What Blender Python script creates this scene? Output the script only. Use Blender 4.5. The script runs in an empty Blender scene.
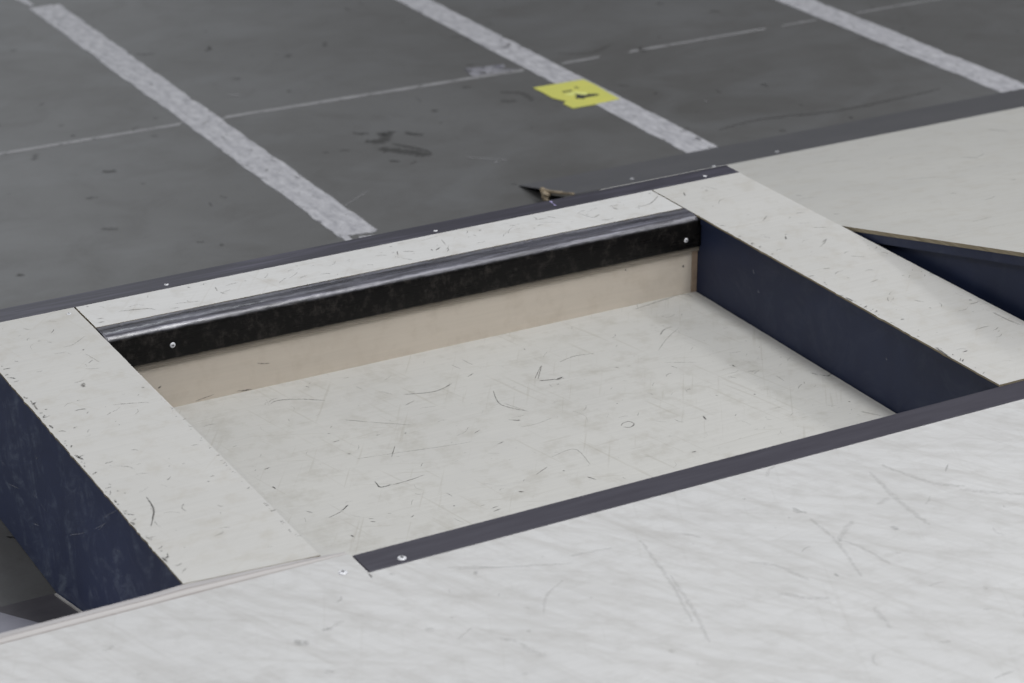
import bpy, bmesh, math, random
from mathutils import Vector, Matrix
C = bpy.context.scene.collection
rnd = random.Random(11)

# ------------------------------------------------------------------ materials
def mat(name):
    m = bpy.data.materials.new(name); m.use_nodes = True
    nt = m.node_tree; b = nt.nodes['Principled BSDF']
    return m, nt, b
def N(nt, t, **kw):
    n = nt.nodes.new(t)
    for k, v in kw.items():
        if k in n.inputs.keys(): n.inputs[k].default_value = v
        else: setattr(n, k, v)
    return n
def coords(nt, scale=(1,1,1), rot=(0,0,0), loc=(0,0,0)):
    tc = N(nt, 'ShaderNodeTexCoord'); mp = N(nt, 'ShaderNodeMapping')
    mp.inputs['Scale'].default_value = scale; mp.inputs['Rotation'].default_value = rot; mp.inputs['Location'].default_value = loc
    # rotate first, then stretch
    if any(rot):
        m0 = N(nt, 'ShaderNodeMapping'); m0.inputs['Rotation'].default_value = rot
        nt.links.new(tc.outputs['Object'], m0.inputs['Vector'])
        mp.inputs['Rotation'].default_value = (0,0,0)
        nt.links.new(m0.outputs[0], mp.inputs['Vector'])
    else:
        nt.links.new(tc.outputs['Object'], mp.inputs['Vector'])
    return mp.outputs[0]
def noise(nt, vec, scale, detail=4, rough=.55, dist=0):
    n = N(nt, 'ShaderNodeTexNoise'); n.inputs['Scale'].default_value = scale
    n.inputs['Detail'].default_value = detail; n.inputs['Roughness'].default_value = rough; n.inputs['Distortion'].default_value = dist
    nt.links.new(vec, n.inputs['Vector']); return n.outputs['Fac']
def ramp(nt, fac, stops):
    r = N(nt, 'ShaderNodeValToRGB'); e = r.color_ramp.elements
    while len(e) < len(stops): e.new(.5)
    for el, (p, c) in zip(e, stops):
        el.position = p; el.color = (c, c, c, 1) if not isinstance(c, tuple) else (*c, 1)
    nt.links.new(fac, r.inputs[0]); return r.outputs[0]
def mixc(nt, fac, a, b, mode='MIX'):
    m = N(nt, 'ShaderNodeMix'); m.data_type = 'RGBA'; m.blend_type = mode
    for sock, v in ((m.inputs[0], fac), (m.inputs[6], a), (m.inputs[7], b)):
        if hasattr(v, 'links'): nt.links.new(v, sock)
        elif isinstance(v, (int, float)): sock.default_value = v
        else: sock.default_value = (*v, 1)
    return m.outputs[2]
def bump(nt, b, h, strength, dist=.002):
    n = N(nt, 'ShaderNodeBump'); n.inputs['Strength'].default_value = strength; n.inputs['Distance'].default_value = dist
    nt.links.new(h, n.inputs['Height']); nt.links.new(n.outputs[0], b.inputs['Normal'])

def ply(name, base, dirt, grime, grain_rot=0, scratch=.5, rough=.6, spec=.25, seed=0, bold=0):
    m, nt, b = mat(name); k = nt.links.new
    loc = (seed*3.1, seed*1.7, 0)
    big = noise(nt, coords(nt, (1,1,1), loc=loc), 3.2, 5, .6)
    col = mixc(nt, ramp(nt, big, [(.32,0),(.7,1)]), base, dirt)
    mid = noise(nt, coords(nt, (1,1,1), loc=loc), 22, 5, .65)
    col = mixc(nt, ramp(nt, mid, [(.5,0),(.78,.45)]), col, grime)
    g = noise(nt, coords(nt, (2.2,60,60), (0,0,grain_rot), loc), 2.4, 4, .6, .3)
    col = mixc(nt, .13, col, ramp(nt, g, [(.3,.55),(.7,1)]), 'MULTIPLY')
    for i, (r, sc, lo) in enumerate(((.35,90,.63),(-.6,120,.65),(1.15,100,.64),(2.1,110,.66))):
        s = noise(nt, coords(nt, (4,sc,sc), (0,0,r+seed), (seed+i, i, 0)), 1.3, 3, .5, .25)
        col = mixc(nt, ramp(nt, s, [(lo,0),(lo+.08,scratch*.5)]), col, grime)
    if bold:
        for i, r in enumerate((.95, 1.25, .6)):
            s = noise(nt, coords(nt, (2.0,26,26), (0,0,r), (i*4+2, i*7, 0)), 1.7, 5, .62, .5)
            col = mixc(nt, ramp(nt, s, [(.48,0),(.78,bold)]), col, grime)
    k(col, b.inputs['Base Color'])
    b.inputs['Roughness'].default_value = rough; b.inputs['Specular IOR Level'].default_value = spec
    bump(nt, b, mid, .08, .001)
    return m
def plain(name, c, rough=.5, metal=0, spec=.5, var=.25, sc=30, stretch=(1,1,1), c2=None, lo=.35, hi=.7):
    m, nt, b = mat(name)
    n = noise(nt, coords(nt, stretch), sc, 5, .65)
    c2 = c2 or tuple(min(1, x*(1+var*2)) for x in c)
    nt.links.new(mixc(nt, ramp(nt, n, [(lo,0),(hi,1)]), c, c2), b.inputs['Base Color'])
    b.inputs['Roughness'].default_value = rough; b.inputs['Metallic'].default_value = metal; b.inputs['Specular IOR Level'].default_value = spec
    return m

M = {}
M['ply_panel'] = ply('birch_ply_worn', (.585,.58,.555), (.55,.545,.525), (.36,.34,.29), 0, .55, seed=1)
M['ply_ledge'] = ply('birch_ply_pale', (.575,.57,.553), (.545,.54,.523), (.42,.39,.33), .0, .3, seed=2)
M['ply_strip'] = ply('birch_ply_light', (.64,.64,.635), (.61,.61,.605), (.42,.39,.34), .1, .35, seed=5)
M['ply_ramp'] = ply('birch_ply_ramp', (.545,.54,.515), (.51,.505,.485), (.42,.39,.34), .0, .25, seed=3)
M['ply_deck'] = ply('birch_ply_deck', (.61,.612,.615), (.575,.577,.58), (.40,.39,.375), .0, .3, seed=4, bold=.45)
M['kick'] = ply('maple_riser', (.64,.575,.495), (.59,.53,.455), (.47,.40,.32), .0, .1, seed=6)
M['ply_edge'] = plain('ply_edge', (.20,.165,.10), .8, c2=(.42,.36,.26), sc=6, stretch=(1,1,60))
M['bevel'] = plain('bare_bevel', (.38,.365,.37), .6, c2=(.52,.505,.51), sc=9, stretch=(.4,24,24))
M['bevel_dark'] = plain('bevel_glue_line', (.24,.20,.19), .7, c2=(.40,.37,.36), sc=7, stretch=(.6,20,20))
M['bevel_light'] = plain('bevel_light_ply', (.50,.48,.47), .6, c2=(.60,.58,.575), sc=9, stretch=(.4,24,24))
def navy(name, base, hi, amount):
    m, nt, b = mat(name)
    n1 = noise(nt, coords(nt, (1,1,1)), 5, 3, .6, .6)
    col = mixc(nt, ramp(nt, n1, [(.35,0),(.7,1)]), base, tuple(x*1.25 for x in base))
    n2 = noise(nt, coords(nt, (1,1,1)), 9, 6, .7, 1.6)
    n3 = noise(nt, coords(nt, (60,9,40), (.5,0,0)), 1.5, 4, .6, 1)
    f = N(nt, 'ShaderNodeMath'); f.operation = 'MULTIPLY'
    nt.links.new(ramp(nt, n2, [(.48,0),(.72,1)]), f.inputs[0]); nt.links.new(ramp(nt, n3, [(.42,.15),(.68,amount)]), f.inputs[1])
    col = mixc(nt, f.outputs[0], col, hi)
    nt.links.new(col, b.inputs['Base Color']); b.inputs['Roughness'].default_value = .42
    b.inputs['Specular IOR Level'].default_value = .2
    return m
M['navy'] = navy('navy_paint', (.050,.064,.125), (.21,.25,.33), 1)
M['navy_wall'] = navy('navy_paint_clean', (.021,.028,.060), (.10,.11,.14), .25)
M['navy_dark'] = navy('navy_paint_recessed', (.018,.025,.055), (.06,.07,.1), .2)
M['strip'] = plain('dark_edge_steel', (.042,.039,.054), .5, .1, c2=(.060,.057,.075), sc=14, stretch=(.6,6,6))
M['strip_scuffed'] = plain('scuffed_edge_steel', (.030,.028,.042), .5, .1, c2=(.11,.105,.15), sc=8, stretch=(.5,9,9), lo=.48, hi=.85)
M['toe'] = plain('toe_plate_steel', (.075,.076,.084), .6, .1, c2=(.09,.09,.098), sc=6)
M['toe_dark'] = plain('toe_plate_dark', (.075,.07,.08), .5, .2, c2=(.11,.105,.115), sc=9)
M['toe_light'] = plain('pale_sheet', (.26,.26,.31), .5, .1, c2=(.3,.3,.35), sc=9)
M['packing'] = plain('dark_packing_ply', (.22,.19,.155), .8, c2=(.30,.265,.22), sc=9)
def coping_mat():
    m, nt, b = mat('waxed_black_coping')
    n = noise(nt, coords(nt, (3,30,30)), 3, 6, .7, .4)
    n2 = noise(nt, coords(nt, (5,70,70), loc=(3,0,0)), 2, 5, .6)
    n3 = noise(nt, coords(nt, (26,20,20), loc=(3,0,0)), 2.2, 6, .75)
    col = mixc(nt, ramp(nt, n3, [(.5,0),(.72,1)]), (.0075,.007,.007), (.045,.04,.037))
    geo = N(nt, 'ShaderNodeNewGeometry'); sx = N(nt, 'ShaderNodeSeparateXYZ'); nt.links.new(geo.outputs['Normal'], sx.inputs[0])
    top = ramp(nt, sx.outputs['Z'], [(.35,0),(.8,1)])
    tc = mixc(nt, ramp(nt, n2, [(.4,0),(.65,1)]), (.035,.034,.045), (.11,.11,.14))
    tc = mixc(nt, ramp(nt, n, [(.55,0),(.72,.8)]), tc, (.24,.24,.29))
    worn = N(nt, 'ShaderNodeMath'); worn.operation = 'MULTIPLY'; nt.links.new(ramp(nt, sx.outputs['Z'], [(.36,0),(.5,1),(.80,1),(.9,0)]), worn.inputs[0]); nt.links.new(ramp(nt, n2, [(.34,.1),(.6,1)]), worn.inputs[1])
    tc = mixc(nt, worn.outputs[0], tc, (.30,.30,.35))  # nose band: scraped wear, lightened further to paint in its highlight
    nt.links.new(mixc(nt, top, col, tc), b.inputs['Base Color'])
    nt.links.new(ramp(nt, n, [(.3,.2),(.7,.42)]), b.inputs['Roughness'])
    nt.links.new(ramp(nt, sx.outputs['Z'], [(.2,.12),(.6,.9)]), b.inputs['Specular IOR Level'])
    bump(nt, b, n2, .35, .0012)
    return m
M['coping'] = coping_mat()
def zinc():
    m, nt, b = mat('zinc_screw'); b.inputs['Base Color'].default_value = (.80,.81,.85,1); b.inputs['Metallic'].default_value = .15; b.inputs['Roughness'].default_value = .35
    return m
M['zinc'] = zinc()
M['slot'] = plain('screw_slot', (.03,.03,.035), .7)
def concrete():
    m, nt, b = mat('power_floated_concrete')
    big = noise(nt, coords(nt, (1,1,1), loc=(2,5,0)), .9, 6, .62, .5)
    col = mixc(nt, ramp(nt, big, [(.36,0),(.62,1)]), (.084,.083,.081), (.120,.121,.122))
    mid = noise(nt, coords(nt, (1,1,1)), 6, 6, .7, .8)
    col = mixc(nt, ramp(nt, mid, [(.5,0),(.72,.5)]), col, (.072,.069,.066))
    cl = noise(nt, coords(nt, (1,1.6,1), loc=(9,2,0)), 2.2, 5, .6, 1.2)
    col = mixc(nt, ramp(nt, cl, [(.48,0),(.72,.6)]), col, (.135,.139,.144))
    fine = noise(nt, coords(nt, (1,1,1)), 150, 3, .7)
    col = mixc(nt, .22, col, ramp(nt, fine, [(.3,.5),(.7,1)]), 'MULTIPLY')
    nt.links.new(col, b.inputs['Base Color'])
    nt.links.new(ramp(nt, mid, [(.3,.46),(.7,.50)]), b.inputs['Roughness'])
    b.inputs['Specular IOR Level'].default_value = .45
    return m
M['concrete'] = concrete()
def worn_paint(name, c, holes, c2=None, sc=30):
    m, nt, b = mat(name)
    n = noise(nt, coords(nt, (1.4,1,1)), 34, 6, .8, .3); n2 = noise(nt, coords(nt, (2,.8,1)), sc, 4, .7)
    nt.links.new(mixc(nt, ramp(nt, n2, [(.35,0),(.65,1)]), c2 or tuple(x*.78 for x in c), c), b.inputs['Base Color'])
    nt.links.new(ramp(nt, n, [(holes,0),(holes+.035,1)]), b.inputs['Alpha'])
    b.inputs['Roughness'].default_value = .6
    return m
M['white_line'] = worn_paint('worn_white_line', (.53,.53,.56), .37, (.33,.33,.36), 26)
M['thin_line'] = worn_paint('worn_thin_line', (.30,.30,.31), .40, sc=10)
M['patch'] = worn_paint('worn_label_patch', (.33,.33,.36), .42, (.14,.14,.17), 14)
M['yellow'] = plain('yellow_vinyl', (.60,.61,.13), .5, c2=(.66,.64,.13), sc=12)
M['pale_yellow'] = plain('rubbed_yellow', (.60,.62,.20), .6)
M['ink'] = plain('black_ink', (.012,.016,.02), .5)
M['wood_raw'] = plain('raw_wood_splinter', (.26,.20,.13), .85, c2=(.50,.42,.31), sc=40)
M['fleck'] = plain('white_fleck', (.5,.5,.55), .7)

def scuff_mat(name, c, a):
    m, nt, b = mat(name)
    b.inputs['Base Color'].default_value = (*c, 1); b.inputs['Roughness'].default_value = .6; b.inputs['Specular IOR Level'].default_value = .2
    at = N(nt, 'ShaderNodeAttribute'); at.attribute_name = 'fade'
    n = noise(nt, coords(nt, (1,1,1)), 260, 3, .7); r = ramp(nt, n, [(.36,.25),(.6,1)])
    f = N(nt, 'ShaderNodeMath'); f.operation = 'MULTIPLY'; nt.links.new(at.outputs['Fac'], f.inputs[0]); nt.links.new(r, f.inputs[1])
    g = N(nt, 'ShaderNodeMath'); g.operation = 'MULTIPLY'; nt.links.new(f.outputs[0], g.inputs[0]); g.inputs[1].default_value = a
    nt.links.new(g.outputs[0], b.inputs['Alpha'])
    return m
SC = [scuff_mat('faint_scuff', (.22,.21,.19), .42), scuff_mat('light_scuff', (.14,.13,.12), .7),
      scuff_mat('scuff', (.075,.07,.065), .9), scuff_mat('deep_scuff', (.035,.035,.035), 1)]
SF = [scuff_mat('floor_stain_faint', (.055,.052,.05), .35), scuff_mat('floor_stain_light', (.05,.048,.045), .6),
      scuff_mat('floor_stain', (.045,.043,.041), .6), scuff_mat('floor_spot', (.02,.02,.02), 1)]
SD = [scuff_mat('deck_smudge_faint', (.36,.35,.34), .16), scuff_mat('deck_smudge', (.26,.255,.25), .3), scuff_mat('deck_smudge_dark', (.14,.14,.14), .55), scuff_mat('deck_mark', (.05,.05,.055), 1)]
SN = [scuff_mat('paint_scratch', (.36,.38,.45), .75)]*4

# ------------------------------------------------------------------ mesh helpers
def link(name, bm, mats, parent=None, smooth=False):
    me = bpy.data.meshes.new(name)
    bmesh.ops.recalc_face_normals(bm, faces=[f for f in bm.faces if f.material_index == 0])
    bm.to_mesh(me); bm.free()
    for m in (mats if isinstance(mats, (list, tuple)) else [mats]): me.materials.append(m)
    if smooth:
        for p in me.polygons: p.use_smooth = True
    o = bpy.data.objects.new(name, me); C.objects.link(o)
    if parent:
        o.parent = parent; o.matrix_parent_inverse = Matrix.Translation(parent.location).inverted()
    return o
def thing(name, label, cat, loc, group=None):
    o = bpy.data.objects.new(name, None); C.objects.link(o); o.location = loc
    o.empty_display_size = .1; return tag(o, label, cat, group)
def tag(o, label, cat, group=None):
    o['label'] = label; o['category'] = cat
    if group: o['group'] = group
    return o
def prism(bm, pts, z0, z1, mi_side=0, mi_top=0, skew=None):
    """vertical prism from an outline; skew(x,y)->dz lifts it onto a slope"""
    sk = skew or (lambda x, y: 0)
    lo = [bm.verts.new((x, y, z0+sk(x, y))) for x, y in pts]; hi = [bm.verts.new((x, y, z1+sk(x, y))) for x, y in pts]
    t = bm.faces.new(hi); t.material_index = mi_top
    bm.faces.new(lo[::-1]).material_index = mi_side
    n = len(pts)
    for i in range(n):
        bm.faces.new((lo[i], lo[(i+1)%n], hi[(i+1)%n], hi[i])).material_index = mi_side
def box(bm, x0, x1, y0, y1, z0, z1): prism(bm, [(x0,y0),(x1,y0),(x1,y1),(x0,y1)], z0, z1)
def worn(a, b, amp, step=.012, chips=0):
    """points from a to b (b left out) wandering sideways by amp, with a few chips"""
    a = Vector(a); b = Vector(b); d = b-a; n = max(1, int(d.length/step)); t = Vector((-d.y, d.x)).normalized()
    out = [tuple(a)]; w = 0
    for i in range(1, n):
        w = w*.6 + rnd.uniform(-amp, amp)*.6
        c = chips*rnd.random() if chips and rnd.random() < .12 else 0
        out.append(tuple(a + d*(i/n) + t*(w+c)))
    return out
def extrude_x(bm, prof, x0, x1, n=1, jit=0):
    rows = []
    for i in range(n+1):
        x = x0+(x1-x0)*i/n
        rows.append([bm.verts.new((x, y+rnd.uniform(-jit, jit), z+rnd.uniform(-jit, jit))) for y, z in prof])
    k = len(prof)
    for a, b in zip(rows, rows[1:]):
        for j in range(k): bm.faces.new((a[j], a[(j+1)%k], b[(j+1)%k], b[j]))
    bm.faces.new(rows[0][::-1]); bm.faces.new(rows[-1])
def scuffs(bm, key, lift, base, pick=lambda x, y, z: True, skew=None, side_axis=None):
    """thin worn marks laid on the skin of a part, in the same mesh"""
    lay = bm.verts.layers.float.get('fade') or bm.verts.layers.float.new('fade')
    L = Vector(lift)
    for s in SCUFFS[key] if isinstance(key, str) else key:
        w, dk = s[0], s[1]; P = [Vector(s[i:i+3]) for i in range(2, len(s), 3)]
        if not pick(*P[0]): continue
        Q = []; E = [P[0]]+P+[P[-1]]
        for k in range(len(P)-1):                       # smooth curve through the points
            p0, a, b, p3 = E[k:k+4]; n = max(3, int((b-a).length/.005))
            for i in range(n):
                t = i/n
                Q.append(.5*((2*a)+(b-p0)*t+(2*p0-5*a+4*b-p3)*t*t+(3*a-p0-3*b+p3)*t**3))
        Q.append(P[-1])
        nrm = L.normalized(); rows = []; m = len(Q); side = None
        for i, q in enumerate(Q):
            d = (Q[min(i+1, m-1)]-Q[max(i-1, 0)]); side = d.cross(nrm)
            if side.length < 1e-7: side = Vector((1,0,0)) if abs(nrm.x) < .5 else Vector((0,1,0))
            side.normalize(); t = i/(m-1)
            ww = w*.62*(math.sin(math.pi*min(1, max(0, .08+.84*t)))**.5)*rnd.uniform(.75, 1.25)
            c = q+L+side*rnd.uniform(-.15, .15)*w
            rw = []
            for f, v in ((-1,0),(-.3,1),(.3,1),(1,0)):
                vt = bm.verts.new(c+side*ww*f); vt[lay] = v*(1 if 0 < i < m-1 else .2); rw.append(vt)
            rows.append(rw)
        for a, b in zip(rows, rows[1:]):
            for j in range(3):
                try: bm.faces.new((a[j], a[j+1], b[j+1], b[j])).material_index = base+dk
                except ValueError: pass
def little(n, region, z, wmax, lmax, dk=(0,1,1,2), slope=None):
    out = []
    for _ in range(n):
        x = rnd.uniform(*region[0]); y = rnd.uniform(*region[1]); a = rnd.gauss(.3, .8); l = lmax*rnd.random()**2+.002
        c = rnd.uniform(-.5, .5); pts = []
        for t in (0, .5, 1):
            px = x+math.cos(a)*l*t-math.sin(a)*c*l*.4*math.sin(math.pi*t); py = y+math.sin(a)*l*t+math.cos(a)*c*l*.4*math.sin(math.pi*t)
            pts += [px, py, z if slope is None else slope(px, py)]
        out.append([rnd.uniform(.3, 1)*wmax, rnd.choice(dk)]+pts)
    return out
def screw(name, p, nrm, r, parent, mats=None, label=None):
    """pan-head screw with a cross recess, standing on its surface along nrm"""
    bm = bmesh.new(); nrm = Vector(nrm).normalized(); q = nrm.to_track_quat('Z', 'Y').to_matrix().to_4x4(); T = Matrix.Translation(Vector(p)) @ q
    prof = [(1,0),(1,.12),(.9,.26),(.62,.36),(.3,.4)]; S = 16; rings = []
    for a, h in prof: rings.append([bm.verts.new(T @ Vector((r*a*math.cos(2*math.pi*i/S), r*a*math.sin(2*math.pi*i/S), r*h))) for i in range(S)])
    for A, B in zip(rings, rings[1:]):
        for i in range(S): bm.faces.new((A[i], A[(i+1)%S], B[(i+1)%S], B[i]))
    bm.faces.new(rings[0][::-1]); bm.faces.new(rings[-1])
    for ax in ((.55,.12),(.12,.55)):
        vs = [bm.verts.new(T @ Vector((r*ax[0]*sx, r*ax[1]*sy, r*.43))) for sx, sy in ((-1,-1),(1,-1),(1,1),(-1,1))]
        bm.faces.new(vs).material_index = 1
    o = link(name, bm, [M['zinc'], M['slot']], parent, True)
    if label: o['label'] = label
    return o
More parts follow.
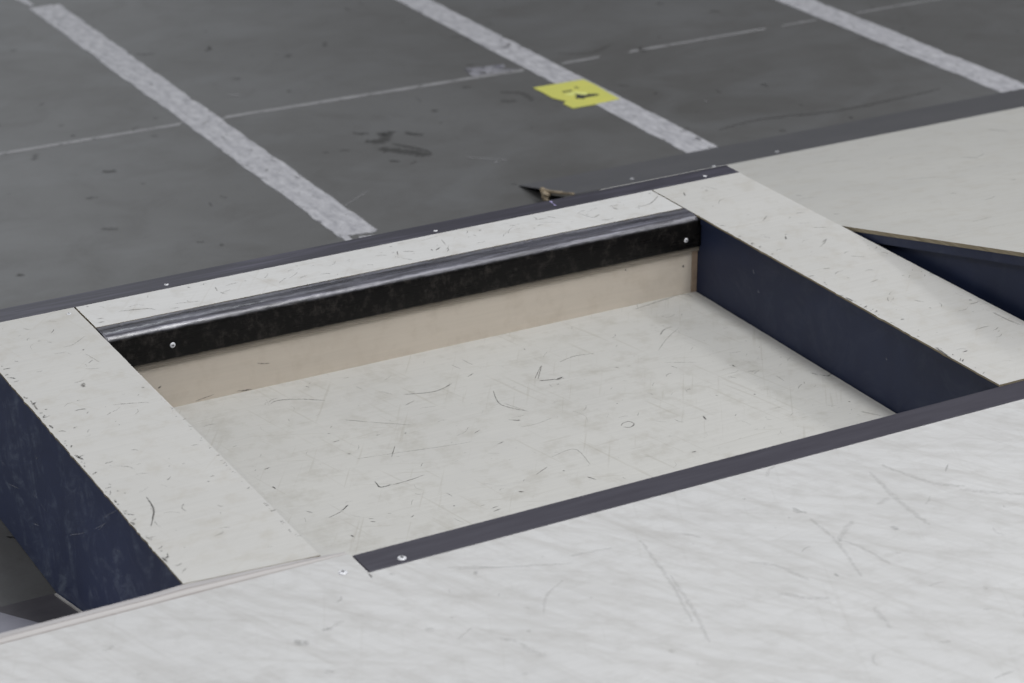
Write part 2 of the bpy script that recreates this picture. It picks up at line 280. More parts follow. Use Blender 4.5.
SCUFFS = {
 'panel': [[0.0027,2,1.5661,3.6281,0.16,1.5695,3.6184,0.16], [0.0037,2,1.6327,3.6675,0.16,1.6361,3.6596,0.16], [0.0027,1,1.4791,3.5872,0.16,1.4979,3.5955,0.16,1.5365,3.5794,0.16,1.5709,3.5543,0.16], [0.0022,2,1.7038,3.5081,0.16,1.7588,3.4925,0.16,1.8021,3.5069,0.16], [0.0021,1,1.6862,3.465,0.16,1.7109,3.4755,0.16], [0.0024,2,1.8404,3.5187,0.16,1.8578,3.5287,0.16], [0.0022,0,1.8678,3.5937,0.16,1.8743,3.5596,0.16], [0.0021,1,1.5668,3.4636,0.16,1.5992,3.4363,0.16], [0.0021,0,1.5992,3.4363,0.16,1.6592,3.388,0.16], [0.0023,2,1.5871,3.38,0.16,1.5962,3.3803,0.16], [0.0035,3,1.6343,3.3642,0.16,1.6386,3.3636,0.16], [0.0024,2,1.5111,3.3927,0.16,1.5249,3.3938,0.16], [0.0024,2,1.5122,3.3399,0.16,1.5197,3.3357,0.16], [0.0021,1,1.5166,3.4286,0.16,1.5225,3.4253,0.16], [0.0021,2,1.753,3.2462,0.16,1.7694,3.251,0.16], [0.0022,1,1.8524,3.4436,0.16,1.8369,3.3858,0.16,1.8627,3.3394,0.16], [0.0035,2,1.8316,3.3146,0.16,1.8344,3.3112,0.16], [0.0018,1,1.948,3.4482,0.16,1.9842,3.4977,0.16], [0.002,2,1.9469,3.439,0.16,1.9931,3.4268,0.16], [0.0036,3,1.9738,3.4317,0.16,1.9812,3.4276,0.16], [0.0027,2,1.3665,3.3539,0.16,1.3786,3.3571,0.16], [0.0027,2,1.353,3.2904,0.16,1.3546,3.2781,0.16], [0.0027,3,1.5097,3.2236,0.16,1.5082,3.1999,0.16,1.5285,3.1999,0.16], [0.0018,2,1.5272,3.1974,0.16,1.5644,3.1994,0.16,1.5928,3.2049,0.16], [0.0017,1,1.6003,3.2342,0.16,1.6099,3.2457,0.16], [0.0016,2,1.3882,3.1435,0.16,1.4173,3.1536,0.16], [0.0033,3,1.4157,3.1546,0.16,1.435,3.1689,0.16], [0.0021,2,1.3647,3.1832,0.16,1.373,3.1707,0.16], [0.0021,2,1.4768,3.1093,0.16,1.4823,3.1062,0.16], [0.0019,2,1.4426,3.1084,0.16,1.4509,3.1053,0.16], [0.0019,2,1.4402,3.099,0.16,1.4478,3.0931,0.16], [0.0029,2,1.3928,3.0723,0.16,1.3955,3.0634,0.16], [0.0033,3,1.5822,3.0815,0.16,1.5849,3.0799,0.16], [0.002,2,1.6314,3.0428,0.16,1.6471,3.045,0.16], [0.002,2,1.629,3.0316,0.16,1.6453,3.035,0.16], [0.0033,2,1.6998,3.0744,0.16,1.7069,3.0672,0.16], [0.002,1,1.7553,3.1136,0.16,1.7868,3.1294,0.16], [0.0034,2,1.8013,3.1044,0.16,1.8047,3.1025,0.16], [0.0023,2,1.8256,3.0658,0.16,1.834,3.0479,0.16], [0.0017,1,1.7382,3.304,0.16,1.7562,3.3118,0.16], [0.0017,1,1.5737,3.2916,0.16,1.5995,3.329,0.16], [0.002,0,1.5183,3.3142,0.16,1.5861,3.3018,0.16,1.6814,3.2829,0.16,1.7236,3.2767,0.16], [0.002,0,1.8109,3.1582,0.16,1.8607,3.1647,0.16,1.8536,3.1002,0.16], [0.0019,1,1.5038,3.0786,0.16,1.5125,3.0846,0.16], [0.0018,1,1.9434,3.4514,0.16,1.9819,3.4967,0.16], [0.0024,2,1.9455,3.4399,0.16,1.9709,3.4318,0.16], [0.0036,3,1.9742,3.4299,0.16,1.9935,3.4335,0.16], [0.0027,2,1.9657,3.4121,0.16,1.9715,3.4088,0.16], [0.0028,1,2.2467,3.5066,0.16,2.2692,3.5277,0.16,2.2903,3.5318,0.16], [0.0026,2,2.0967,3.4236,0.16,2.1033,3.4199,0.16], [0.0025,2,2.1571,3.2738,0.16,2.1674,3.2761,0.16], [0.0026,2,2.2912,3.3288,0.16,2.2905,3.3144,0.16], [0.0036,2,2.2521,3.2002,0.16,2.2553,3.1984,0.16], [0.0021,2,1.977,3.2047,0.16,1.9861,3.2129,0.16,1.999,3.2133,0.16,2.0013,3.2005,0.16,1.9887,3.1924,0.16,1.9784,3.2001,0.16], [0.0032,2,2.1244,3.1696,0.16,2.1203,3.1527,0.16], [0.0031,3,2.0278,3.0557,0.16,2.0373,3.0576,0.16], [0.0024,3,2.3949,3.2283,0.16,2.4026,3.2135,0.16], [0.0029,3,2.4046,3.2124,0.16,2.4157,3.1999,0.16,2.4284,3.2073,0.16], [0.0027,2,2.3818,3.0932,0.16,2.3852,3.0893,0.16], [0.0036,3,2.434,3.0857,0.16,2.437,3.08,0.16], [0.0022,1,2.019,3.4928,0.16,2.0562,3.504,0.16,2.0962,3.4966,0.16], [0.0022,0,2.1874,3.3979,0.16,2.2402,3.3682,0.16], [0.0021,0,1.8438,3.3862,0.16,1.8653,3.3348,0.16], [0.0025,2,1.8175,3.3231,0.16,1.8347,3.3096,0.16], [0.0058,0,2.2744,3.6406,0.16,2.3902,3.6591,0.16,2.4056,3.6383,0.16], [0.0054,0,2.3765,3.0471,0.16,2.3977,3.0158,0.16]],
 'ledge': [[0.0036,2,1.2227,3.7954,0.325,1.2273,3.7941,0.325], [0.0025,2,1.2191,3.7337,0.325,1.2321,3.7315,0.325], [0.0025,2,1.2167,3.7183,0.325,1.2286,3.7155,0.325], [0.0035,2,1.153,3.6186,0.325,1.1549,3.6151,0.325], [0.0067,1,1.1079,3.4878,0.325,1.1045,3.4783,0.325,1.1008,3.4714,0.325], [0.0033,3,1.0179,3.4185,0.325,1.023,3.4189,0.325], [0.0033,1,1.0098,3.4646,0.325,1.008,3.424,0.325], [0.0032,3,1.0055,3.3613,0.325,1.0079,3.3442,0.325], [0.0027,3,1.1851,3.4228,0.325,1.1898,3.4213,0.325], [0.0016,1,1.1202,3.3827,0.325,1.1508,3.3731,0.325,1.1766,3.3619,0.325], [0.0017,0,1.1299,3.5412,0.325,1.1518,3.5288,0.325], [0.0017,0,1.1264,3.6445,0.325,1.1449,3.6463,0.325,1.1764,3.6718,0.325], [0.0017,0,1.151,3.6004,0.325,1.1607,3.5532,0.325], [0.0018,1,1.0926,3.7566,0.325,1.1041,3.7438,0.325], [0.003,2,1.0512,3.0496,0.325,1.0454,3.0043,0.325,1.0233,2.9588,0.325], [0.0047,3,1.0055,3.2371,0.325,1.0114,3.215,0.325], [0.0025,2,1.0166,3.1187,0.325,1.0195,3.1138,0.325], [0.0024,2,1.019,3.0897,0.325,1.022,3.0879,0.325], [0.0036,3,1.0059,3.0642,0.325,1.0056,3.0535,0.325], [0.0045,2,1.0021,2.9864,0.325,1.0045,2.9746,0.325], [0.0023,2,1.1502,3.0526,0.325,1.1532,3.0509,0.325], [0.0017,1,1.0114,2.8082,0.325,1.0237,2.8168,0.325], [0.0035,2,1.0032,2.8636,0.325,1.0048,2.845,0.325], [0.0019,1,1.1738,3.1802,0.325,1.1878,3.1783,0.325], [0.0019,0,2.1305,3.7682,0.325,2.1705,3.7456,0.325], [0.0022,1,2.2222,3.7765,0.325,2.235,3.7406,0.325,2.2576,3.7501,0.325], [0.003,1,2.2976,3.7692,0.325,2.301,3.7511,0.325], [0.002,1,2.3346,3.745,0.325,2.373,3.7509,0.325,2.4147,3.785,0.325], [0.002,1,2.1601,3.7909,0.325,2.1694,3.7777,0.325], [0.0036,2,2.3999,3.8017,0.325,2.4047,3.799,0.325], [0.0032,1,2.4659,3.7727,0.325,2.4563,3.7532,0.325], [0.0032,1,2.5116,3.7636,0.325,2.5111,3.7555,0.325], [0.0018,2,1.2639,3.7485,0.325,1.3147,3.7343,0.325,1.3242,3.7224,0.325], [0.0018,1,1.3657,3.7319,0.325,1.4089,3.7208,0.325], [0.0029,2,1.4559,3.7413,0.325,1.4614,3.7314,0.325], [0.0022,1,1.458,3.7701,0.325,1.4542,3.749,0.325], [0.0033,2,1.4137,3.7924,0.325,1.4184,3.7897,0.325], [0.0018,1,1.3495,3.7147,0.325,1.3671,3.7113,0.325], [0.0038,2,2.5032,3.4726,0.325,2.4946,3.4578,0.325], [0.0019,1,2.5424,3.4097,0.325,2.5637,3.4233,0.325], [0.0022,1,2.5034,3.2047,0.325,2.524,3.2097,0.325], [0.0035,3,2.4464,3.0414,0.325,2.4515,3.0373,0.325], [0.0029,3,2.6055,3.0523,0.325,2.6102,3.0469,0.325], [0.0024,2,2.4499,2.8769,0.325,2.4625,2.8758,0.325], [0.0025,1,2.5236,3.0589,0.325,2.523,3.0539,0.325], [0.0054,0,2.6066,2.9859,0.325,2.6077,2.9467,0.325,2.6122,2.9187,0.325], [0.0043,2,2.4217,3.1693,0.325,2.423,3.1486,0.325], [0.0041,2,2.4231,2.9138,0.325,2.4161,2.8578,0.325], [0.0019,1,2.54,3.401,0.325,2.5607,3.4197,0.325], [0.003,2,1.8249,3.7678,0.325,1.8155,3.7473,0.325], [0.0019,1,1.8315,3.7609,0.325,1.8531,3.7488,0.325], [0.003,2,1.8235,3.7192,0.325,1.8306,3.7152,0.325], [0.003,2,1.8213,3.7948,0.325,1.8269,3.7927,0.325], [0.0038,2,1.889,3.7336,0.325,1.9051,3.7454,0.325], [0.0019,1,1.9247,3.7796,0.325,1.918,3.7486,0.325], [0.003,1,1.8851,3.7441,0.325,1.8822,3.7354,0.325], [0.0031,1,2.0074,3.7833,0.325,2.0153,3.7896,0.325], [0.0046,0,2.1158,3.7546,0.325,2.1328,3.7537,0.325], [0.0019,1,2.1676,3.7838,0.325,2.1702,3.7712,0.325], [0.0019,0,1.8856,3.7911,0.325,1.9274,3.7994,0.325]],
 'ramp': [[0.0032,2,2.7027,3.592,0.287,2.7084,3.5791,0.2902], [0.0036,1,3.5752,4.1707,0.1445,3.5708,4.0873,0.165], [0.005,1,3.1254,3.5589,0.2952,3.1294,3.5482,0.2978], [0.0023,0,2.7814,3.265,0.3676,2.8306,3.2697,0.3664], [0.0041,0,2.9633,3.5527,0.2967,2.9692,3.5382,0.3003], [0.0034,1,2.8012,3.8582,0.2214,2.8021,3.8369,0.2267], [0.0036,1,3.2756,3.9035,0.2103,3.2848,3.8509,0.2232], [0.0032,0,3.0904,4.1648,0.1459,3.1544,4.132,0.154], [0.003,0,3.0273,3.7868,0.239,3.0868,3.7353,0.2517]],
 'deck': [[0.0071,2,1.3678,2.6062,0.325,1.3739,2.6028,0.325], [0.0055,1,1.3678,2.535,0.325,1.3714,2.5322,0.325], [0.0054,2,1.1161,2.5641,0.325,1.1305,2.5673,0.325], [0.0041,1,1.1305,2.5673,0.325,1.1531,2.5759,0.325], [0.0094,2,1.0717,2.5591,0.325,1.0871,2.5408,0.325], [0.0042,1,1.2625,2.6604,0.325,1.2723,2.6565,0.325], [0.0028,0,1.3414,2.6375,0.325,1.3796,2.6194,0.325,1.4158,2.5974,0.325], [0.0029,2,1.3568,2.6827,0.325,1.368,2.6772,0.325], [0.0054,1,1.3163,2.4327,0.325,1.3322,2.4098,0.325], [0.0067,1,1.3313,2.4081,0.325,1.3368,2.3808,0.325,1.3462,2.3608,0.325], [0.0043,0,1.623,2.5744,0.325,1.5949,2.4463,0.325,1.5628,2.3416,0.325], [0.0043,0,1.5102,2.5816,0.325,1.5766,2.5736,0.325], [0.0035,0,1.3523,2.6272,0.325,1.4328,2.591,0.325,1.5046,2.5611,0.325], [0.0079,1,1.0731,2.4669,0.325,1.0889,2.4624,0.325], [0.0053,1,1.4971,2.2967,0.325,1.4985,2.2846,0.325], [0.0054,1,1.3557,2.4305,0.325,1.3612,2.4274,0.325], [0.0068,0,1.2372,2.4981,0.325,1.2506,2.4953,0.325], [0.0054,1,1.1142,2.5623,0.325,1.134,2.5677,0.325], [0.006,2,1.8737,2.5489,0.325,1.8727,2.5339,0.325,1.8834,2.5266,0.325], [0.0059,2,1.9626,2.4311,0.325,1.9667,2.4162,0.325], [0.0057,1,1.9665,2.2261,0.325,1.9687,2.2157,0.325], [0.0056,1,1.7078,2.3507,0.325,1.7309,2.3241,0.325,1.7627,2.3018,0.325], [0.0044,1,1.6844,2.5598,0.325,1.6961,2.5495,0.325,1.7032,2.5368,0.325], [0.0042,0,1.6062,2.4651,0.325,1.5775,2.3568,0.325,1.5532,2.2845,0.325], [0.0044,0,1.8746,2.5097,0.325,1.8657,2.4271,0.325,1.8354,2.3307,0.325], [0.0054,0,1.817,2.1366,0.325,1.8364,2.131,0.325], [0.0076,0,2.1228,2.4748,0.325,2.1633,2.4414,0.325,2.1973,2.417,0.325], [0.0057,0,1.7219,2.4414,0.325,1.7511,2.4132,0.325,1.7667,2.3577,0.325], [0.0062,0,2.0424,2.5879,0.325,2.0203,2.4796,0.325,2.0151,2.4054,0.325], [0.0062,0,2.0712,2.5995,0.325,2.1003,2.5144,0.325,2.1395,2.4789,0.325], [0.0056,0,1.7997,2.2543,0.325,1.786,2.1965,0.325], [0.0044,0,1.8721,2.4358,0.325,1.8861,2.4035,0.325,1.894,2.3389,0.325]],
 'floor': [[0.0234,0,1.652,4.974,0.0,1.6878,4.9538,0.0], [0.0069,1,1.8115,4.7886,0.0,1.8311,4.7775,0.0], [0.0111,1,2.364,5.899,0.0,2.3877,5.8855,0.0], [0.0078,1,1.9925,5.5466,0.0,2.0102,5.5366,0.0], [0.0244,0,2.9484,5.4275,0.0,2.9958,5.3879,0.0,2.9871,5.3174,0.0], [0.0268,0,2.9117,5.3602,0.0,2.9523,5.3372,0.0], [0.0078,1,2.8706,5.1234,0.0,2.8774,5.1196,0.0], [0.0114,0,3.2628,5.6634,0.0,3.3466,5.6242,0.0,3.4495,5.6712,0.0], [0.011,2,3.5948,5.1385,0.0,3.6166,5.1294,0.0], [0.0181,0,3.2862,4.8702,0.0,3.4365,4.8889,0.0,3.6403,4.8493,0.0,3.8405,4.8539,0.0,3.9989,4.8664,0.0], [0.0107,0,3.5847,4.9427,0.0,3.5925,4.9321,0.0], [0.0155,2,2.4542,5.316,0.0,2.4703,5.2974,0.0,2.492,5.2905,0.0], [0.031,2,2.5099,5.2844,0.0,2.5211,5.2646,0.0,2.5561,5.2718,0.0], [0.0358,2,2.4559,5.2415,0.0,2.4826,5.2197,0.0,2.5065,5.2261,0.0,2.5237,5.2699,0.0], [0.0456,2,2.4633,5.1716,0.0,2.4815,5.1418,0.0,2.5086,5.1136,0.0,2.5394,5.0768,0.0,2.5585,5.0659,0.0], [0.0153,1,2.5042,5.1877,0.0,2.5366,5.1366,0.0,2.563,5.0827,0.0], [0.0232,2,2.5737,5.2523,0.0,2.5898,5.2256,0.0,2.6068,5.2093,0.0], [0.0125,2,2.4407,5.0754,0.0,2.4636,5.0561,0.0], [0.0152,0,2.366,5.2073,0.0,2.3917,5.1927,0.0], [0.0104,1,2.6873,5.2795,0.0,2.6928,5.2695,0.0]],
 'navyL': [[0.0028,0,1.002,3.6229,0.1046,1.002,3.5623,0.1232], [0.002,0,1.002,3.4784,0.1498,1.002,3.4553,0.152], [0.002,0,1.002,3.4441,0.1489,1.002,3.412,0.1473], [0.0027,0,1.002,3.4948,0.0874,1.002,3.4616,0.0983], [0.0023,0,1.002,3.2945,0.1589,1.002,3.2166,0.199], [0.0016,0,1.002,3.163,0.2307,1.002,3.1028,0.2697], [0.0016,0,1.002,3.1459,0.2371,1.002,3.115,0.2606], [0.0027,0,1.002,3.445,0.2319,1.002,3.4322,0.2353], [0.0015,0,1.002,3.1149,0.2731,1.002,3.0493,0.3156], [0.0015,0,1.002,3.0775,0.238,1.002,3.0445,0.2462], [0.0018,0,1.002,3.6543,0.1358,1.002,3.6303,0.135], [0.0016,0,1.002,3.3197,0.317,1.002,3.3149,0.3139]],
 'navyR': [[0.0038,0,2.429,3.4695,0.2735,2.429,3.4648,0.2651], [0.0029,0,2.429,3.4507,0.2382,2.429,3.4474,0.2309], [0.0029,0,2.429,3.0529,0.2512,2.429,3.0482,0.2481]],
 'kick': [[0.0022,1,1.4866,3.66,0.2107,1.513,3.66,0.2042], [0.0018,1,1.4424,3.66,0.165,1.4764,3.66,0.1612], [0.0059,3,2.3926,3.66,0.2216,2.3974,3.66,0.2175], [0.0039,2,2.2602,3.66,0.2382,2.2647,3.66,0.2373], [0.0043,2,1.2975,3.66,0.2026,1.3039,3.66,0.2075], [0.0018,1,1.365,3.66,0.1628,1.4037,3.66,0.1687], [0.0025,2,1.4517,3.66,0.1628,1.4712,3.66,0.1633]],
}

# ------------------------------------------------------------------ setting: concrete floor
TOP = .325
bm = bmesh.new(); box(bm, -9, 16, -6, 22, -.12, 0)
scuffs(bm, 'floor', (0,0,.0012), 1)
scuffs(bm, little(170, ((1.2,5.5),(4.7,7.4)), 0, .02, .05, (0,0,0,1)), (0,0,.0011), 1)
scuffs(bm, little(14, ((.7,1.0),(3.4,3.9)), 0, .006, .03, (2,3)), (0,0,.0011), 1)
scuffs(bm, [[.008,0,3.3834,5.0849,0,3.391,5.088,0],[.006,0,2.8,4.8356,0,2.806,4.838,0],[.012,0,2.66,4.93,0,2.675,4.933,0],[.012,0,2.30,5.767,0,2.33,5.75,0],
            [.006,0,2.62,5.0,0,2.70,4.93,0],[.004,0,2.2,4.83,0,2.3,4.9,0]], (0,0,.0014), 5)
f = link('floor', bm, [M['concrete']]+SF+[scuff_mat('pale_floor_fleck', (.4,.4,.42), .6)]); f['kind'] = 'structure'

def line(name, x0, x1, y0, y1, label, mend, mats, far_notch=None, amp=.0035, z=.0008):
    bm = bmesh.new()
    pts = worn((x0,y0), (x1,y0), .004 if mend == 'flat' else .014, .01)+worn((x1,y0), (x1,y1), amp, .02, .006)+worn((x1,y1), (x0,y1), .004, .01)+worn((x0,y1), (x0,y0), amp, .02)
    prism(bm, pts, .0002, z)
    if far_notch:
        for q in far_notch: prism(bm, q, .0002, z)
    return tag(link(name, bm, mats), label, 'floor marking', 'white bay lines across the concrete')
line('white_line', 2.109, 2.205, 4.655, 6.866, 'worn white floor line at left, running down to the back edge of the box', 'rag', M['white_line'],
     [[(2.1046,6.99),(2.1202,6.889),(2.133,6.893),(2.150,7.4),(2.108,7.4)], [(2.112,4.60),(2.125,4.60),(2.132,4.66),(2.112,4.66)], [(2.14,4.60),(2.182,4.612),(2.185,4.628),(2.15,4.638)]])
line('white_line', 3.116, 3.21, 4.7585, 7.6, 'worn white floor line in the middle, with the yellow sticker lying across it', 'flat', M['white_line'])
line('white_line', 4.121, 4.224, 4.7585, 7.6, 'worn white floor line at upper right, ending at the grey toe plate', 'flat', M['white_line'])
bm = bmesh.new()
for xa, xb, ya, yb, w in ((-1,2.108,5.62,5.600,.020),(2.206,3.115,5.596,5.575,.019),(3.218,3.36,5.575,5.577,.017),(3.44,3.93,5.578,5.582,.015),(3.97,4.11,5.582,5.583,.010),(4.24,4.9,5.584,5.59,.010)):
    pts = worn((xa,ya-w/2), (xb,yb-w/2), .0015, .02)+worn((xb,yb+w/2), (xa,ya+w/2), .0015, .02)
    prism(bm, pts, .0002, .0007)
tag(link('joint_line', bm, M['thin_line']), 'thin pale line crossing the concrete and the wide white lines', 'floor marking')
bm = bmesh.new(); prism(bm, [(2.9645,5.6676),(2.995,5.6584),(3.0805,5.6479),(3.0711,5.6205),(3.0375,5.6126),(3.0918,5.5870),(3.0918,5.586),(2.9578,5.587),(2.9498,5.5956)], .0009, .0014)
tag(link('torn_label', bm, M['patch']), 'torn pale scrap of label stuck on the thin floor line', 'label')
# yellow sticker with black marks
Y = thing('floor_sticker', 'torn yellow sticker with black marks on the middle white line', 'sticker', (3.12,5.31,0))
bm = bmesh.new()
yel = [(3.045,5.417),(3.2008,5.4137),(3.2043,5.3567),(3.2,5.29),(3.1979,5.2172),(3.1164,5.2087),(3.0473,5.2077),(3.0458,5.2546),(3.064,5.2722),(3.0556,5.2839),(3.0449,5.3158),(3.0463,5.3563)]
prism(bm, yel[::-1], .0009, .0018)
link('sticker_sheet', bm, M['yellow'], Y)
bm = bmesh.new(); prism(bm, [(3.0878,5.3209),(3.0985,5.3267),(3.1255,5.3292),(3.1476,5.3107),(3.1462,5.296),(3.1264,5.2872),(3.1188,5.3116),(3.0991,5.3027)], .0018, .0021)
o = link('rubbed_patch', bm, M['pale_yellow'], Y); o['label'] = 'pale rubbed patch'
bm = bmesh.new()
for q in ([(3.1147,5.3139),(3.1207,5.3022),(3.1334,5.2867),(3.1452,5.2942),(3.1693,5.2782),(3.1635,5.2696),(3.1241,5.2708),(3.1138,5.2626),(3.1036,5.2731),(3.0974,5.2719),(3.0995,5.2848),(3.1098,5.293)],
          [(3.0947,5.3467),(3.1235,5.3447),(3.1207,5.3367),(3.0952,5.3369)], [(3.1443,5.3665),(3.1522,5.3561),(3.1479,5.35),(3.1409,5.3588)]):
    prism(bm, q, .0021, .0025)
o = link('printed_mark', bm, M['ink'], Y); o['label'] = 'black printed mark'

# ------------------------------------------------------------------ left ledge
def top_sheet(name, outline, z1, th, mats, parent, marks, lift=.0004):
    bm = bmesh.new(); prism(bm, outline, z1-th, z1, 1, 0)
    for args in marks: scuffs(bm, *args)
    return link(name, bm, mats, parent)
PL = lambda k: [M[k], M['ply_edge']]+SC
LX0, LX1 = 1.001, 1.2025
LL = thing('ledge_box', 'pale plywood-topped ledge at left with a navy side, beside the recess', 'skate ledge', (1.1,3.3,0))
out = worn((LX0,2.7765), (LX1,2.7585), 0)+worn((LX1,2.7585), (LX1,3.8045), .0004, .012)+worn((LX1,3.8045), (LX0,3.8025), 0)+worn((LX0,3.8025), (LX0,2.7765), .0006, .008, -.0018)
top_sheet('top_panel', out, TOP, .0035, PL('ply_ledge'), LL,
    [('ledge', (0,0,.0004), 2, lambda x,y,z: x < 1.2 and y > 2.79), (little(60, ((LX0+.02,LX1-.03),(2.8,3.78)), TOP, .0018, .03), (0,0,.0004), 2),
     (little(55, ((LX0+.002,LX0+.010),(2.8,3.75)), TOP, .003, .012, (2,2,3)), (0,0,.0004), 2), (little(40, ((LX1-.010,LX1-.004),(2.8,3.4)), TOP, .002, .008, (1,2)), (0,0,.0004), 2)])
bm = bmesh.new(); box(bm, LX0+.003, LX0+.015, 2.78, 3.802, .002, TOP-.0036)
scuffs(bm, [[s[0], s[1]]+[v for i in range(2, len(s), 3) for v in (LX0+.003, s[i+1], s[i+2])] for s in SCUFFS['navyL']], (-.0004,0,0), 1)
link('side_panel', bm, [M['navy']]+SN, LL)['label'] = 'scratched navy side'
bm = bmesh.new(); box(bm, LX1-.016, LX1-.004, 2.76, 3.802, .002, TOP-.0036); link('side_panel', bm, M['navy_dark'], LL)
for y in (2.79, 3.3, 3.70):
    bm = bmesh.new(); box(bm, LX0+.015, LX1-.016, y, y+.03, .002, TOP-.0036); link('cross_brace', bm, M['kick'], LL)
screw('screw', (1.1852,3.7799,TOP), (0,0,1), .004, LL)

# ------------------------------------------------------------------ back ledge with coping
BL = thing('coping_ledge', 'narrow plywood ledge with black coping at the back of the recess', 'skate ledge', (1.81,3.75,0))
out = worn((1.206,3.699), (2.4165,3.699), .0004)+worn((2.4165,3.699), (2.4165,3.8165), .0003)+worn((2.4165,3.8165), (1.206,3.8045), 0)+worn((1.206,3.8045), (1.206,3.699), .0003)
top_sheet('top_panel', out, TOP, .012, PL('ply_strip'), BL,
    [('ledge', (0,0,.0004), 2, lambda x,y,z: 1.21 < x < 2.40 and y > 3.70), (little(70, ((1.22,2.37),(3.715,3.80)), TOP, .0018, .035), (0,0,.0004), 2)])
# rounded coping: flat top, round nose, vertical face
prof = [(3.6985,TOP-.0005),(3.664,TOP-.0005)]
for i in range(1, 9):
    a = math.radians(90*i/8); prof.append((3.664-.016*math.sin(a), TOP-.0165+.016*math.cos(a)))
prof += [(3.648,.262),(3.650,.259),(3.654,.259),(3.654,.30),(3.664,.312),(3.6985,.314)]
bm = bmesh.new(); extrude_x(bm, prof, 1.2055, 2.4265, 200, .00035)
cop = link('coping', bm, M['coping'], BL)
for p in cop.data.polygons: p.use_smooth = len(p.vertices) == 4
cop['label'] = 'black rounded coping with a worn shiny nose'
screw('screw', (1.3257,3.648,.2854), (0,-1,0), .0052, cop); screw('screw', (2.3926,3.648,.2786), (0,-1,0), .0048, cop)
bm = bmesh.new(); box(bm, 1.206, 2.4275, 3.654, 3.660, .249, .2585); link('packing_strip', bm, M['packing'], BL)  # thin darker strip between coping and riser
bm = bmesh.new(); box(bm, 1.206, 2.415, 3.660, 3.680, .160, .31)
scuffs(bm, 'kick', (0,-.0006,0), 1); link('riser_board', bm, [M['kick']]+SC, BL)
bm = bmesh.new(); box(bm, 2.4155, 2.428, 3.6595, 3.680, .160, .31); link('end_block', bm, plain('brown_end_grain', (.36,.27,.20), .8), BL)
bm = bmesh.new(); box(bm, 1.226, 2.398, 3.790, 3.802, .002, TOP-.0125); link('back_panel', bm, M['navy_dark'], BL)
for x in (1.21, 1.8, 2.40):
    bm = bmesh.new(); box(bm, x, x+.015, 3.69, 3.790, .002, TOP-.0145); link('cross_brace', bm, M['kick'], BL)

# ------------------------------------------------------------------ right ledge
RX0, RX1 = 2.4195, 2.6285
RL = thing('ledge_box', 'pale plywood-topped ledge right of the recess, against the large ramp', 'skate ledge', (2.52,3.3,0))
out = worn((RX0,2.741), (RX1,2.741), 0)+worn((RX1,2.741), (RX1,3.8185), .0004, .012)+worn((RX1,3.8185), (RX0,3.8165), 0)+worn((RX0,3.8165), (RX0,2.741), .0006, .008, -.0018)
top_sheet('top_panel', out, TOP, .0035, PL('ply_ledge'), RL,
    [('ledge', (0,0,.0004), 2, lambda x,y,z: x > 2.41), (little(60, ((RX0+.02,RX1-.03),(2.78,3.78)), TOP, .0018, .03), (0,0,.0004), 2),
     (little(40, ((RX0+.002,RX0+.010),(2.78,3.6)), TOP, .003, .012, (1,2,2)), (0,0,.0004), 2), (little(40, ((RX1-.03,RX1-.004),(2.78,3.4)), TOP, .002, .02, (0,0,1)), (0,0,.0004), 2)])
bm = bmesh.new(); box(bm, RX0+.0095, RX0+.021, 2.742, 3.802, .002, TOP-.0036)
scuffs(bm, [[s[0], s[1]]+[v for i in range(2, len(s), 3) for v in (RX0+.0095, s[i+1], s[i+2])] for s in SCUFFS['navyR']], (-.0004,0,0), 1)
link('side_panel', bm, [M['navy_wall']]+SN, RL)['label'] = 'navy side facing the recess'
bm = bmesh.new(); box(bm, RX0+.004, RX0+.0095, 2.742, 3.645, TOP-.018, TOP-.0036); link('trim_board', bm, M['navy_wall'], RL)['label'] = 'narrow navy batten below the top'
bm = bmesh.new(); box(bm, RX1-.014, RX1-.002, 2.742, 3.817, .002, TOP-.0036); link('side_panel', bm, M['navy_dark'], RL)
for y in (2.76, 3.3, 3.70):
    bm = bmesh.new(); box(bm, RX0+.021, RX1-.014, y, y+.03, .002, TOP-.0036); link('cross_brace', bm, M['kick'], RL)

# ------------------------------------------------------------------ steel edge strip along the back of all three
ES = thing('edge_strip', 'dark scuffed steel strip along the back edge of the box', 'metal strip', (1.8,3.843,TOP))
bm = bmesh.new(); prism(bm, [(1.001,3.8043),(2.630,3.8198),(2.630,3.8672),(1.001,3.8600)], TOP-.0035, TOP+.0005)

bmesh.ops.bevel(bm, geom=[e for e in bm.edges if abs(e.verts[0].co.z-(TOP+.0005)) < 1e-5 and abs(e.verts[1].co.z-(TOP+.0005)) < 1e-5], offset=.0008, segments=1, affect='EDGES')
link('steel_bar', bm, M['strip_scuffed'], ES)
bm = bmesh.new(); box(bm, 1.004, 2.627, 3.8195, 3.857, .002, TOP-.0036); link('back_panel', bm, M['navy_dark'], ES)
for x, y in ((1.3848,3.822),(2.5548,3.832),(1.935,3.8245)): screw('screw', (x,y,TOP+.0005), (0,0,1), .0042, ES)
bm = bmesh.new()
for (x, y, w, l) in ((2.2079,3.8558,.004,.007),(2.2049,3.8347,.004,.004),(2.206,3.845,.0012,.02)):
    prism(bm, [(x-w/2,y-l/2),(x+w/2,y-l/2),(x+w/2,y+l/2),(x-w/2,y+l/2)], TOP+.0005, TOP+.0009)
link('paint_mark', bm, plain('lilac_paint', (.32,.29,.50), .6), ES)['label'] = 'short lilac paint mark'

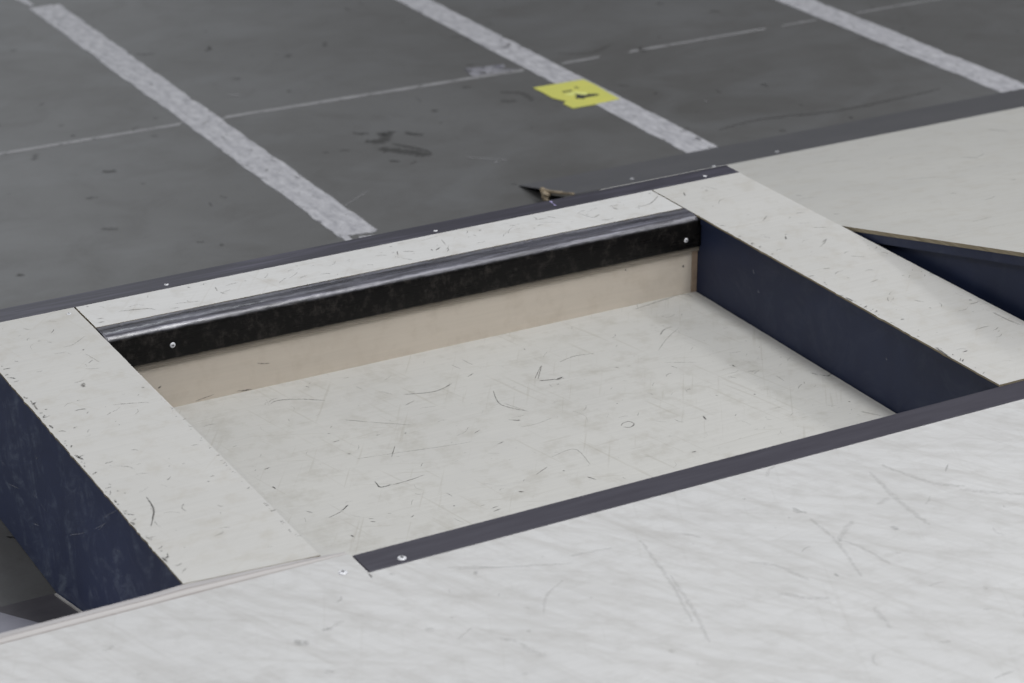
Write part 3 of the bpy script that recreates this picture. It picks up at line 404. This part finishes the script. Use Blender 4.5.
# ------------------------------------------------------------------ recessed panel
RP = thing('recessed_panel', 'large scuffed plywood floor sheet of the recess between the two ledges', 'plywood panel', (1.81,3.2,.15))
out = worn((1.206,2.742), (2.4265,2.742), 0)+worn((2.4265,2.742), (2.4265,3.6605), .0005, .012)+worn((2.4265,3.6605), (1.206,3.6605), .0003)+worn((1.206,3.6605), (1.206,2.742), 0)
top_sheet('panel_sheet', out, .160, .012, PL('ply_panel'), RP,
    [('panel', (0,0,.0004), 2), (little(230, ((1.22,2.38),(2.76,3.65)), .160, .0016, .028, (0,0,0,1,1,2)), (0,0,.0004), 2),
     (little(14, ((1.3,2.3),(2.8,3.5)), .160, .0018, .12, (0,)), (0,0,.0004), 2), (little(60, ((2.25,2.40),(2.8,3.64)), .160, .0016, .02, (0,1,2)), (0,0,.0004), 2)])
for y in (2.75, 3.2, 3.62):
    bm = bmesh.new(); box(bm, 1.21, 2.41, y, y+.035, .002, .148); link('joist', bm, M['kick'], RP)

# ------------------------------------------------------------------ near deck
DK = thing('near_deck', 'large pale plywood deck in the foreground with a dark steel inlay strip', 'skate platform', (1.5,1.9,0))
EDY = 2.735
bm = bmesh.new()
out = [(-.5,.7),(3.4,.7),(3.4,2.6785),(1.2405,2.6785),(1.2405,EDY),(1.2385,2.7428),(-.5,2.7428)]
prism(bm, out, TOP-.018, TOP, 1, 0)
scuffs(bm, [[v[0]*1.7, max(0, v[1]-1) if v[1] else 0]+v[2:] for v in SCUFFS['deck']], (0,0,.0004), 6)
scuffs(bm, little(60, ((.7,2.6),(2.0,2.66)), TOP, .008, .04, (0,0,0,1)), (0,0,.0004), 6)
scuffs(bm, [[v[0]*2.2, 0]+v[2:] for v in little(8, ((.8,2.6),(2.0,2.6)), TOP, .006, .1, (0,))], (0,0,.0004), 6)
scuffs(bm, [[.0022,2, 1.2392,2.677,TOP, 1.2385,2.663,TOP]], (0,0,.0005), 2)
link('top_panel', bm, PL('ply_deck')+SD, DK)
bm = bmesh.new(); prism(bm, [(1.2418,2.6797),(3.4,2.6797),(3.4,EDY),(1.2418,EDY)], TOP-.017, TOP+.0004)
bmesh.ops.bevel(bm, geom=[e for e in bm.edges if all(abs(v.co.z-(TOP+.0004)) < 1e-5 for v in e.verts)], offset=.0009, segments=1, affect='EDGES')
link('steel_inlay', bm, M['strip'], DK)['label'] = 'dark steel inlay strip'
# worn bevelled edge, two plies
bm = bmesh.new()
xs = [-.5, .6, .8, .95, 1.0, 1.05, 1.11, 1.17, 1.2375]; far = [2.774,2.774,2.775,2.776,2.7765,2.7725,2.769,2.762,2.7515]
rows = []
for x, y in zip(xs, far):
    y0 = 2.7432; d = y-y0; y -= .0003; q = 1 if x < 1 else .3
    rows.append([bm.verts.new(v) for v in ((x,y0,TOP-.0006),(x,y0+d*.12,TOP-.0009*q),(x,y0+d*.55,TOP-.0016*q),(x,y0+d*.62,TOP-.0020*q),(x,y,TOP-.0026*q),(x,y-.0003,TOP-.02),(x,y0,TOP-.02))])
for a, b in zip(rows, rows[1:]):
    for j in range(7): bm.faces.new((a[j], a[(j+1)%7], b[(j+1)%7], b[j])).material_index = (1,2,1,0,0,0,0)[j]
bm.faces.new(rows[0][::-1]); bm.faces.new(rows[-1])
bmesh.ops.recalc_face_normals(bm, faces=bm.faces[:])
link('worn_edge', bm, [M['bevel'], M['bevel_dark'], M['bevel_light']], DK)['label'] = 'worn bare ply edge'
bm = bmesh.new(); box(bm, -.45, 3.35, .75, 2.715, .25, TOP-.018); link('deck_frame', bm, M['navy_dark'], DK)
bm = bmesh.new(); box(bm, -.45, 3.35, 2.715, 2.728, .25, TOP-.018); link('front_panel', bm, M['navy'], DK)
for x in (-.4, 1.4, 3.2):
    bm = bmesh.new(); box(bm, x, x+.09, .9, .99, .001, .25); link('post', bm, M['kick'], DK)
for x, y, z in ((1.2088,2.696,TOP),(1.2992,2.6919,TOP+.0004)): screw('bolt', (x,y,z), (0,0,1), .0066, DK, label='bright round bolt head')

# ------------------------------------------------------------------ large ramp at upper right
K = .2351; SK = lambda x, y: K*(4.8426-y); KP = .24; TOE = 4.757; SP = lambda x, y: KP*(TOE-y)
RM = thing('kicker_ramp', 'large plywood ramp at upper right rising towards the viewer', 'skate ramp', (3.6,3.8,0))
R0, R1, YN, YS = 2.633, 5.2, 2.78, 4.378
bm = bmesh.new(); out = worn((R0,YN), (R1,YN), 0)+worn((R1,YN), (R1,YS), 0)+worn((R1,YS), (R0,YS), .0003)+worn((R0,YS), (R0,YN), .0004, .012)
zs = -.0075; n0 = len(bm.verts)
prism(bm, out, zs, 0, 1, 0, SK)
def on(l): return [[s[0], s[1]]+[v for i in range(2, len(s), 3) for v in (s[i], s[i+1], SK(s[i], s[i+1]))] for s in l]
scuffs(bm, on(SCUFFS['ramp']), (0,.0001,.0006), 2)
scuffs(bm, on(little(130, ((2.75,4.2),(2.9,4.42)), 0, .002, .06, (0,0,0,1))), (0,.0001,.0006), 2)
link('ramp_sheet', bm, PL('ply_ramp'), RM)
bm = bmesh.new(); prism(bm, [(R0,4.486),(2.72,4.478),(2.85,4.450),(2.95,YS-.02),(R1,YS-.02),(R1,TOE),(R0,TOE)], -.004, .0005, 0, 0, SP)
for v in bm.verts: v.co.z = max(v.co.z, .0008)
link('toe_plate', bm, M['toe'], RM)['label'] = 'grey steel toe plate'
bm = bmesh.new(); prism(bm, [(R0+.002,4.36),(R1,4.36),(R1,4.60),(R0+.002,4.60)], -.012, -.0045, 0, 0, SP); link('support_board', bm, M['ply_ramp'], RM)
bm = bmesh.new()
prism(bm, [(R0+.002,YN+.01),(R0+.03,YN+.01),(R0+.03,4.345),(R0+.002,4.345)], -.025, -.0078, 0, 0, SK); link('edge_batten', bm, M['navy_wall'], RM)['label'] = 'navy batten under the sheet edge'
bm = bmesh.new(); v = []
for x in (R0+.016, R0+.028):
    v.append([bm.verts.new(c) for c in ((x,YN+.01,.002),(x,4.34,.002),(x,4.34,SK(0,4.34)-.028),(x,YN+.01,SK(0,YN)-.0275))])
bm.faces.new(v[0]); bm.faces.new(v[1][::-1])
for j in range(4): bm.faces.new((v[0][j], v[0][(j+1)%4], v[1][(j+1)%4], v[1][j]))
link('side_panel', bm, M['navy_dark'], RM)['label'] = 'navy side set back under the sheet'
for x, y in ((3.0169,4.4874),(3.2209,4.5191),(2.8192,4.5381)): screw('screw', (x,y,SP(x,y)+.0005), (0,KP,1), .0045, RM)

# frayed splinter poking out at the plate's end
bm = bmesh.new()
def stick(bm, pts, rad):
    rings = []
    for i, p in enumerate(pts):
        p = Vector(p); d = (Vector(pts[min(i+1, len(pts)-1)])-Vector(pts[max(i-1, 0)])).normalized()
        a = d.orthogonal().normalized(); b = d.cross(a)
        rings.append([bm.verts.new(p+(a*math.cos(t)+b*math.sin(t))*rad[i]*rnd.uniform(.7, 1.3)) for t in [2*math.pi*k/7 for k in range(7)]])
    for A, B in zip(rings, rings[1:]):
        for k in range(7): bm.faces.new((A[k], A[(k+1)%7], B[(k+1)%7], B[k]))
    bm.faces.new(rings[0][::-1]); bm.faces.new(rings[-1])
X = 2.622
stick(bm, [(X,4.606,.036),(X,4.5745,.0445),(X,4.537,.0533),(X,4.505,.0623),(X,4.474,.0708)], [.005,.0035,.004,.003,.0025])
stick(bm, [(X,4.624,.0385),(X,4.614,.033),(X-.001,4.608,.026),(X-.002,4.606,.020),(X-.003,4.604,.013)], [.003,.008,.0085,.007,.003])
stick(bm, [(X-.002,4.612,.030),(X-.004,4.592,.034),(X-.005,4.578,.036)], [.006,.0065,.002])
stick(bm, [(X-.002,4.606,.020),(X-.006,4.588,.022),(X-.008,4.575,.024)], [.005,.004,.001])
tag(link('wood_splinter', bm, M['wood_raw']), 'frayed pale wood splinter at the pointed left end of the toe plate', 'debris')

# ------------------------------------------------------------------ ramp inside the left gap
T2 = 3.400; SK2 = lambda x, y: .2464*(T2-y)
LR = thing('kicker_ramp', 'low dark ramp starting on the concrete in the gap at lower left', 'skate ramp', (.6,3.1,0))
A0, A1 = -.45, .998
bm = bmesh.new(); prism(bm, [(A0,2.9),(A1,2.9),(A1,T2),(A0,T2)], -.004, .001, 0, 0, SK2)
for v in bm.verts: v.co.z = max(v.co.z, .0008)
link('toe_plate', bm, M['toe_dark'], LR)
bm = bmesh.new(); prism(bm, [(A0,2.9),(.99,2.9),(.985,3.08),(.9257,3.2773),(.9119,3.324),(.8991,3.370),(.895,3.386),(A0,3.386)], .0012, .0016, 0, 0, SK2)  # paler diagonal-cut sheet over the dark toe plate
link('pale_sheet', bm, M['toe_light'], LR)['label'] = 'paler sheet lying over the toe'
bm = bmesh.new(); prism(bm, [(A1-.0005,2.9),(A1+.0035,2.9),(A1+.0035,3.388),(A1-.0005,3.388)], .0, .004, 0, 0, SK2)
link('edge_trim', bm, plain('pale_trim', (.42,.41,.40), .5), LR)['label'] = 'thin pale edge line'
bm = bmesh.new(); v = []
for x in (A0+.01, A1-.01):
    v.append([bm.verts.new(c) for c in ((x,2.92,.002),(x,3.34,.002),(x,3.34,SK2(0,3.34)-.0045),(x,2.92,SK2(0,2.92)-.0045))])
bm.faces.new(v[0]); bm.faces.new(v[1][::-1])
for j in range(4): bm.faces.new((v[0][j], v[0][(j+1)%4], v[1][(j+1)%4], v[1][j]))
link('wedge_frame', bm, M['navy_dark'], LR)

# ------------------------------------------------------------------ light: hall lamps overhead, tall window far away, grey daylight
def area(name, loc, size, power, col=(1,1,1), target=None):
    l = bpy.data.lights.new(name, 'AREA'); l.shape = 'RECTANGLE'; l.size, l.size_y = size; l.energy = power; l.color = col
    o = bpy.data.objects.new(name, l); C.objects.link(o); o.location = loc
    if target: o.rotation_euler = (Vector(target)-Vector(loc)).to_track_quat('-Z', 'Y').to_euler()
    return o
area('hall_lamp', (3.0, -.2, 6.5), (1.2, 4.0), 290)
area('hall_lamp', (-3.5, -1, 7), (1.2, 8), 230, (1,.99,.97))
area('hall_lamp', (8, 1, 7), (1.2, 8), 190)
area('hall_window', (5.0, 20, 7.5), (5, 3), 200, (.9,.95,1), (2, 4, 0))
w = bpy.data.worlds.new('hall_daylight'); bpy.context.scene.world = w; w.use_nodes = True
nt = w.node_tree; bg = nt.nodes['Background']     # pale ceiling above, darker hall walls towards the horizon
g = N(nt, 'ShaderNodeNewGeometry'); sx = N(nt, 'ShaderNodeSeparateXYZ'); nt.links.new(g.outputs['Incoming'], sx.inputs[0])
tc = N(nt, 'ShaderNodeTexCoord'); nt.links.new(tc.outputs['Generated'], sx.inputs[0])
nt.links.new(ramp(nt, sx.outputs['Z'], [(0,(.10,.105,.11)),(.25,(.16,.165,.18)),(.6,(.55,.56,.58)),(1,(.62,.63,.64))]), bg.inputs[0])
bg.inputs[1].default_value = .72

# ------------------------------------------------------------------ camera
cam = bpy.data.cameras.new('camera'); co = bpy.data.objects.new('camera', cam); C.objects.link(co)
pi_, ya, ro = math.radians(23.59633), math.radians(28.78508), math.radians(-.24985)
fw = Vector((math.sin(ya)*math.cos(pi_), math.cos(ya)*math.cos(pi_), -math.sin(pi_))); r = Vector((math.cos(ya), -math.sin(ya), 0)); u = r.cross(fw)
r2 = r*math.cos(ro)+u*math.sin(ro); u2 = u*math.cos(ro)-r*math.sin(ro)
mx = Matrix((r2, u2, -fw)).transposed().to_4x4(); mx.translation = (0, 0, 1.64*1.198)
co.matrix_world = mx
cam.sensor_width = 36; cam.lens = 2389.292*36/1024; cam.clip_end = 100
cam.dof.use_dof = True; cam.dof.focus_distance = 4.05; cam.dof.aperture_fstop = 5.0
s = bpy.context.scene; s.camera = co
s.view_settings.view_transform = 'Standard'; s.view_settings.look = 'None'; s.view_settings.gamma = 1; s.view_settings.exposure = -.05; s.view_settings.use_curve_mapping = False
